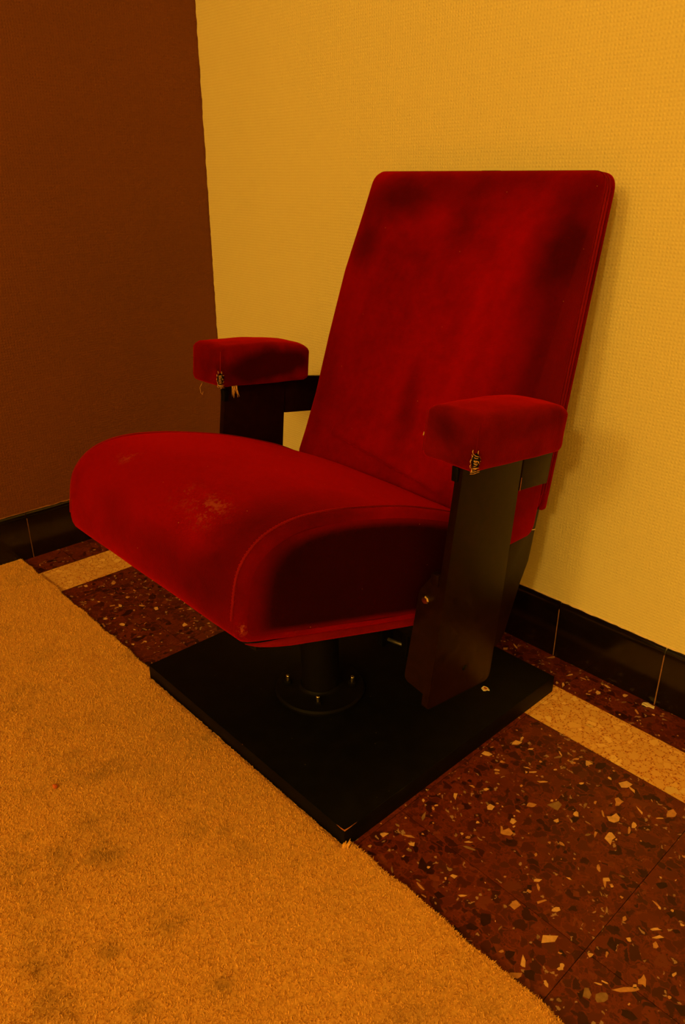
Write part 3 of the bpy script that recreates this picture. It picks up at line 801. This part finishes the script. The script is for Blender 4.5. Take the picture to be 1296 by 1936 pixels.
# arm standards -------------------------------------------------------------
def mirror(VF): return [(2 * CX - x, y, z) for x, y, z in VF[0]], VF[1]
def both(VF, side): return VF if side > 0 else mirror(VF)
post_poly = round_poly([(-0.408, 0.520), (-0.411, 0.489), (-0.436, 0.290), (-0.455, 0.154), (-0.312, 0.135), (-0.297, 0.288), (-0.279, 0.500)], [0, 0, 0, 0.006, 0.014, 0, 0], 5)
arm_poly = [(-0.2805, 0.433), (-0.2765, 0.500), (-0.203, 0.488), (-0.2125, 0.426)]
for side in (1, -1):
    p = part('arm_post', both(extrude_x(post_poly, 1.130, 1.141, 0.0008), side), M_STEEL, auto=35)
    part('arm_bracket', both(extrude_x(arm_poly if side > 0 else [(-0.2805, 0.433), (-0.2765, 0.500), (-0.150, 0.480), (-0.158, 0.416)], 1.1325, 1.1405, 0.0008), side), M_STEEL, p, auto=35)
    part('back_stub', both(box_mesh(1.085, 1.134, -0.242 if side > 0 else -0.200, -0.222 if side > 0 else -0.180, 0.436, 0.462, 0.002), side), M_STEEL, p, auto=35)
    # folded flange on the inner front edge of the post, carrying the seat pivot
    fp = round_poly([(1.092, 0.178), (1.131, 0.172), (1.131, 0.345), (1.116, 0.345), (1.098, 0.318)], [0.010, 0, 0, 0.004, 0.006], 5)
    def lean(z): return -0.411 - (0.489 - z) * 0.1256
    n = len(fp)
    V = [(x, lean(z) + 0.0005, z) for x, z in fp] + [(x, lean(z) + 0.0045, z) for x, z in fp]
    F = [tuple(range(n)), tuple(range(2 * n - 1, n - 1, -1))] + [(i, (i + 1) % n, n + (i + 1) % n, n + i) for i in range(n)]
    fg = part('pivot_flange', both((V, F), side), M_STEEL, p, smooth=False)
    def nut_at(x, z, r, h, m, nm, seg=6):
        V, F = lathe(0, 0, [(0, 0), (r, 0), (r, h * 0.7), (r * 0.8, h), (0, h)], seg)
        y = lean(z)
        return part(nm, both(([(x + a, y - c, z + b) for a, b, c in V], F), side), m, p, smooth=False)
    nut_at(1.1135, 0.311, 0.0062, 0.006, M_BOLT, 'pivot_bolt', 8)
    part('stop_block', both(box_mesh(1.118, 1.130, lean(0.343) - 0.004, lean(0.343) + 0.006, 0.335, 0.352, 0.001), side), M_STEEL, p)
    part('post_cap', both(box_mesh(1.1265, 1.136, -0.4150, -0.405, 0.480, 0.500, 0.001), side), M_MATT, p)
    # screw hole near the foot of the post
    V, F = lathe(0, 0, [(0, 0), (0.0055, 0), (0.0055, 0.0004), (0, 0.0004)], 14)
    part('screw_hole', both(([(1.1409 + c, -0.375 + a, 0.186 + b * 0.8) for a, b, c in V], F), side), M_MATT, p)
    if side > 0:
        part('joint_edge', tube([(1.1411, -0.2795, 0.452), (1.1413, -0.2805, 0.44), (1.1411, -0.281, 0.433)], 0.0005, 5), M_BARE, p)

    # arm pad
    def pad_warp(q):
        t = q.y / 0.096                       # -1 front .. 1 rear
        z = q.z
        up = max(0.0, q.z / 0.034)
        z += up * 0.0030 * (1 - (q.x / 0.042) ** 2)
        z += up * 0.0025 * (1 - t * t)
        z -= up * 0.0075 * max(0.0, t) ** 3     # rolls down to the rear
        x = q.x * (1.0 + 0.03 * (1 - up) * (1 - abs(t)))
        z += 0.0012 * mnoise.noise(Vector((q.x * 40, q.y * 30, q.z * 40 + side * 5)))
        x += 0.0012 * mnoise.noise(Vector((q.x * 30 + 9, q.y * 30, q.z * 30 + side * 3)))
        y = q.y - 0.004 * (q.z / 0.034 < 0) * 0
        ang = math.radians(-5.5)
        return Vector((x, y * math.cos(ang) - z * math.sin(ang) * 1.0, y * math.sin(ang) + z * math.cos(ang)))
    PC = (1.1445 if side > 0 else 1.1375, -0.350 + (0.0 if side > 0 else 0.006), 0.5365)
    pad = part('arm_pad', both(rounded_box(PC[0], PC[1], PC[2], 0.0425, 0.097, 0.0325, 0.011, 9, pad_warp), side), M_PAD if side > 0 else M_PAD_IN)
    # corner seams of the pad
    def on_pad(x, y, z):
        v = pad_warp(Vector((x, y, z))); return (PC[0] + v.x, PC[1] + v.y, PC[2] + v.z)
    vis = 0.0395 if side > 0 else -0.0395      # the edge turned to the camera after mirroring
    part('seam', both(tube([on_pad(vis, -0.0940, 0.026 - 0.0070 * k) for k in range(8)], 0.0006, 6), side), M_PIPE, pad)
    part('seam', both(tube([on_pad(-vis, -0.0940, 0.026 - 0.0070 * k) for k in range(8)], 0.0006, 6), side), M_PIPE, pad)
    # torn corner: dark hole with frayed threads across and hanging
    rf = random.Random(7 + side)
    V, F = prism([(0.0045 * math.cos(a) * (1 + 0.3 * math.sin(3 * a)), 0.0125 * math.sin(a)) for a in [k * math.pi / 6 for k in range(12)]], 0, 0.0012)
    sg = 1 if vis > 0 else -1
    hole = []
    for a, b, c in V:
        q = on_pad(vis + sg * (0.0002 + c + a * 0.6), -0.0940 - 0.0002 - c + abs(a) * 0.2 + a * 0.8, -0.0195 + b)
        hole.append(q)
    th_ = part('torn_hole', both((hole, F), side), M_MATT, pad)
    tb = []
    for k in range(10):
        zc = -0.0305 + 0.0022 * k + rf.uniform(-0.0008, 0.0008); wdt = rf.uniform(0.003, 0.0055)
        tb.append(tube([on_pad(vis - sg * wdt * 0.6, -0.0955 - wdt * 0.25, zc + rf.uniform(-.002, .002)), on_pad(vis + sg * 0.0020, -0.0965, zc), on_pad(vis + sg * 0.0032, -0.0935 + wdt, zc + rf.uniform(-.002, .002))], rf.uniform(0.0003, 0.0006), 5))
    for k in range(5):
        zc = -0.031 + 0.0055 * k
        for sd in (-1, 1):
            xo = vis + sg * (0.0026 if sd > 0 else -0.0035); yo = -0.0915 if sd > 0 else -0.0972
            sh = 0.55 + 0.45 * math.sin(math.pi * (k + 0.5) / 5)
            xo = vis + (xo - vis) * sh; yo = -0.0945 + (yo + 0.0945) * sh
            tb.append(tube([on_pad(xo, yo, zc), on_pad(xo + rf.uniform(-.0014, .0014), yo + rf.uniform(-.0010, .0004), zc + 0.0025), on_pad(xo + rf.uniform(-.0010, .0010), yo + rf.uniform(-.0010, .0004), zc + 0.0048)], [0.0003, 0.0006, 0.0003], 5))
    part('frayed_threads', both(join(*tb), side), M_THREAD, pad)
    if side < 0:
        hg = []
        for k in range(12):
            x = -0.0415 + rf.uniform(-0.0015, 0.001); y = -0.068 + rf.uniform(-0.006, 0.006)
            P = [on_pad(x, y, -0.030)]
            dx, dy = rf.uniform(-0.004, 0.003), rf.uniform(-0.005, 0.006)
            ln = rf.uniform(0.012, 0.020)
            P += [(P[0][0] + dx * f, P[0][1] + dy * f, P[0][2] - ln * f) for f in (0.3, 0.65, 1.0)]
            hg.append(tube(P, [0.0008, 0.0007, 0.0006, 0.0003], 5))
        part('hanging_tuft', both(join(*hg), side), M_THREAD, pad)
        c0 = on_pad(0.012, -0.094, -0.032)
        part('loose_thread', both(tube([c0, (c0[0] + 0.002, c0[1] - 0.004, c0[2] - 0.008), (c0[0] - 0.001, c0[1] - 0.005, c0[2] - 0.016), (c0[0] - 0.004, c0[1] - 0.004, c0[2] - 0.019), (c0[0] - 0.005, c0[1] - 0.003, c0[2] - 0.014)], 0.0003, 4), side), M_THREAD, pad)
    else:
        c0 = on_pad(-0.0425, -0.088, -0.004)
        part('thread_knot', tube([c0, (c0[0] - 0.002, c0[1] - 0.001, c0[2] + 0.002), (c0[0] - 0.0022, c0[1] - 0.002, c0[2] - 0.002)], 0.0010, 5), M_THREAD, pad)

# ------------------------------------------------------------------ carpet
CT = 0.0097
def cedge(x):
    e_ = -0.5935 + 0.0014 * math.sin(x * 41) + 0.0010 * math.sin(x * 97 + 1)
    if x < 0.09: e_ += -0.004 * (1 - x / 0.09)
    return e_
V, F = [], []
xsn = np.concatenate([np.linspace(0.0085, X0 - 0.0005, 90), np.linspace(X0, X1, 60), np.linspace(X1 + 0.0005, 3.4, 200)])
n = len(xsn)
for x in xsn:
    e_ = Y0 - 0.001 if X0 - 1e-6 <= x <= X1 + 1e-6 else cedge(x)
    for yy, zz in ((e_ + 0.0, 0.0), (e_ - 0.0005, 0.0050), (e_ - 0.003, 0.0062), (-2.6, 0.0062), (-2.6, 0.0)):
        V.append((x, yy, zz))
for i in range(n - 1):
    for k in range(5):
        F.append((i * 5 + k, i * 5 + (k + 1) % 5, (i + 1) * 5 + (k + 1) % 5, (i + 1) * 5 + k))
F.append(tuple(range(5))); F.append(tuple(range((n - 1) * 5, n * 5)))
CORG = (1.7, -1.6, 0.0)
carpet = bpy.data.objects.new('carpet', None); COL.objects.link(carpet); carpet.location = CORG
tag(carpet, 'stained beige pile carpet covering the floor before the plate', 'carpet')
mesh_obj('carpet_backing', V, F, M_BACKING, carpet, origin=CORG, smooth=False)

N = 430000
x = rng.uniform(0.011, 1.95, N); 
f = rng.random(N)
ymin = -1.30
ce = np.array([cedge(a) for a in np.linspace(0, 2, 2001)])
ee = np.interp(x, np.linspace(0, 2, 2001), ce)
inpl = (x > X0 - 0.001) & (x < X1 + 0.001)
ee = np.where(inpl, Y0 - 0.0012, ee)
y = ymin + (ee - ymin) * f
# a fuller row of pile along the cut edge
k = 16000
x[:k] = rng.uniform(0.011, 1.95, k); ee[:k] = np.where((x[:k] > X0 - .001) & (x[:k] < X1 + .001), Y0 - .0012, np.interp(x[:k], np.linspace(0, 2, 2001), ce))
y[:k] = ee[:k] - np.abs(rng.normal(0, 0.0025, k))
edge_d = ee - y
ang = rng.uniform(0, 2 * np.pi, N); tilt = rng.normal(0, 0.75, N)
ln = rng.uniform(0.0026, 0.0044, N) * np.where(rng.random(N) < 0.012, 1.7, 1.0)
dx, dy = np.cos(ang) * np.sin(tilt), np.sin(ang) * np.sin(tilt); dz = np.cos(tilt)
nearE = (edge_d < 0.006) & ~((x > X0 - 0.004) & (x < X1 + 0.004))
dy = np.where(nearE, dy + rng.uniform(0.0, 0.45, N), dy)
atplate = (edge_d < 0.006) & (x > X0 - 0.004) & (x < X1 + 0.004)
dy = np.where(atplate, -np.abs(dy), dy)
base = np.stack([x, y, np.full(N, 0.0058)], 1) - np.array(CORG)
dvec = np.stack([dx, dy, dz], 1); dvec /= np.linalg.norm(dvec, axis=1)[:, None]
wa = rng.uniform(0, 2 * np.pi, N)
side_v = np.stack([np.cos(wa), np.sin(wa), np.zeros(N)], 1)
wd = rng.uniform(0.00030, 0.00055, N)[:, None]
bend = np.stack([rng.normal(0, 0.0009, N), rng.normal(0, 0.0009, N), -np.abs(rng.normal(0, 0.0006, N))], 1)
bend[:, 1] = np.where(atplate, -np.abs(bend[:, 1]), bend[:, 1])
p0 = base; p1 = base + dvec * (ln * 0.55)[:, None]; p2 = base + dvec * ln[:, None] + bend
vv = np.stack([p0 - side_v * wd, p0 + side_v * wd, p1 - side_v * wd, p1 + side_v * wd, p2 - side_v * wd * 0.5, p2 + side_v * wd * 0.5], 1).reshape(-1, 3)
bi = (np.arange(N) * 6)[:, None]
quads = np.concatenate([bi + np.array([0, 1, 3, 2]), bi + np.array([2, 3, 5, 4])], 1).reshape(-1)
me = bpy.data.meshes.new('pile')
me.vertices.add(N * 6); me.vertices.foreach_set('co', vv.astype(np.float32).reshape(-1))
me.loops.add(N * 8); me.loops.foreach_set('vertex_index', quads.astype(np.int32))
me.polygons.add(N * 2); me.polygons.foreach_set('loop_start', np.arange(N * 2, dtype=np.int32) * 4)
me.update(calc_edges=True); me.validate()
me.materials.append(M_CARPET)
po = bpy.data.objects.new('pile', me); COL.objects.link(po); po.parent = carpet
tag(po, kind='stuff')

# a few loose tufts pulled out beside the plate's near corner
for (tx, ty, hgt) in ((1.1415, -0.6030, 0.013), (1.1375, -0.6075, 0.012)):
    L = []
    for k in range(9):
        ax, ay = random.uniform(-0.0015, 0.0015), random.uniform(-0.0015, 0.0015)
        L.append(tube([(tx + ax, ty + ay - 0.002, 0.005), (tx + ax * 1.5, ty + ay - 0.001, 0.005 + hgt * 0.6), (tx + ax * 2 + 0.001, ty + ay * 2 + 0.002, 0.005 + hgt * random.uniform(0.8, 1.05))], [0.0008, 0.0007, 0.0004], 5))
    V, F = join(*L)
    mesh_obj('loose_tuft', V, F, M_CARPET, carpet, origin=CORG)

# ------------------------------------------------------------------ crumbs lying about
def flake(name, cx, cy, z, rx, ry, h, seed, label, m, parent=None):
    r_ = random.Random(seed)
    P = chip_poly(0, 0, rx, 0, 0, ry, r_, 9)
    V, F = prism(P, 0, h)
    n_ = len(P)
    V = [(a, b, c + (0.0 if i < n_ else 0.0006 * math.sin(i * 2.1) + 0.0004)) for i, (a, b, c) in enumerate(V)]
    F.append(tuple(range(n_)))
    V = [(a + cx, b + cy, c + z) for a, b, c in V]
    o = mesh_obj(name, V, F, m, origin=(cx, cy, z), smooth=False)
    return tag(o, label, 'paint flake', 'paint flakes')
fk = flake('paint_flake', 1.075, -0.2214, TH, 0.0068, 0.0050, 0.0014, 2, 'pale paint flake with a rusty middle lying on the black plate', M_FLAKE)
V, F = prism([(0.0032 * math.cos(a), 0.0022 * math.sin(a)) for a in [k * math.pi / 5 for k in range(10)]], 0.0014, 0.0026)
mesh_obj('rust_core', [(a, b, c) for a, b, c in V], F, M_RUST, fk, smooth=False)
flake('paint_flake', 1.2670, -0.0175, 0.0004, 0.0105, 0.0052, 0.0016, 5, 'pale paint flake on the floor against the black skirting', M_FLAKE)
o = mesh_obj('crumb', *rounded_box(0.7695, -0.8448, 0.0105, 0.0032, 0.0026, 0.0026, 0.0018, 3, lambda q: q * (1 + 0.3 * mnoise.noise(q * 400))), M_CRUMB, origin=(0.7695, -0.8448, 0.0085))
tag(o, 'tiny red crumb caught in the beige carpet', 'crumb')
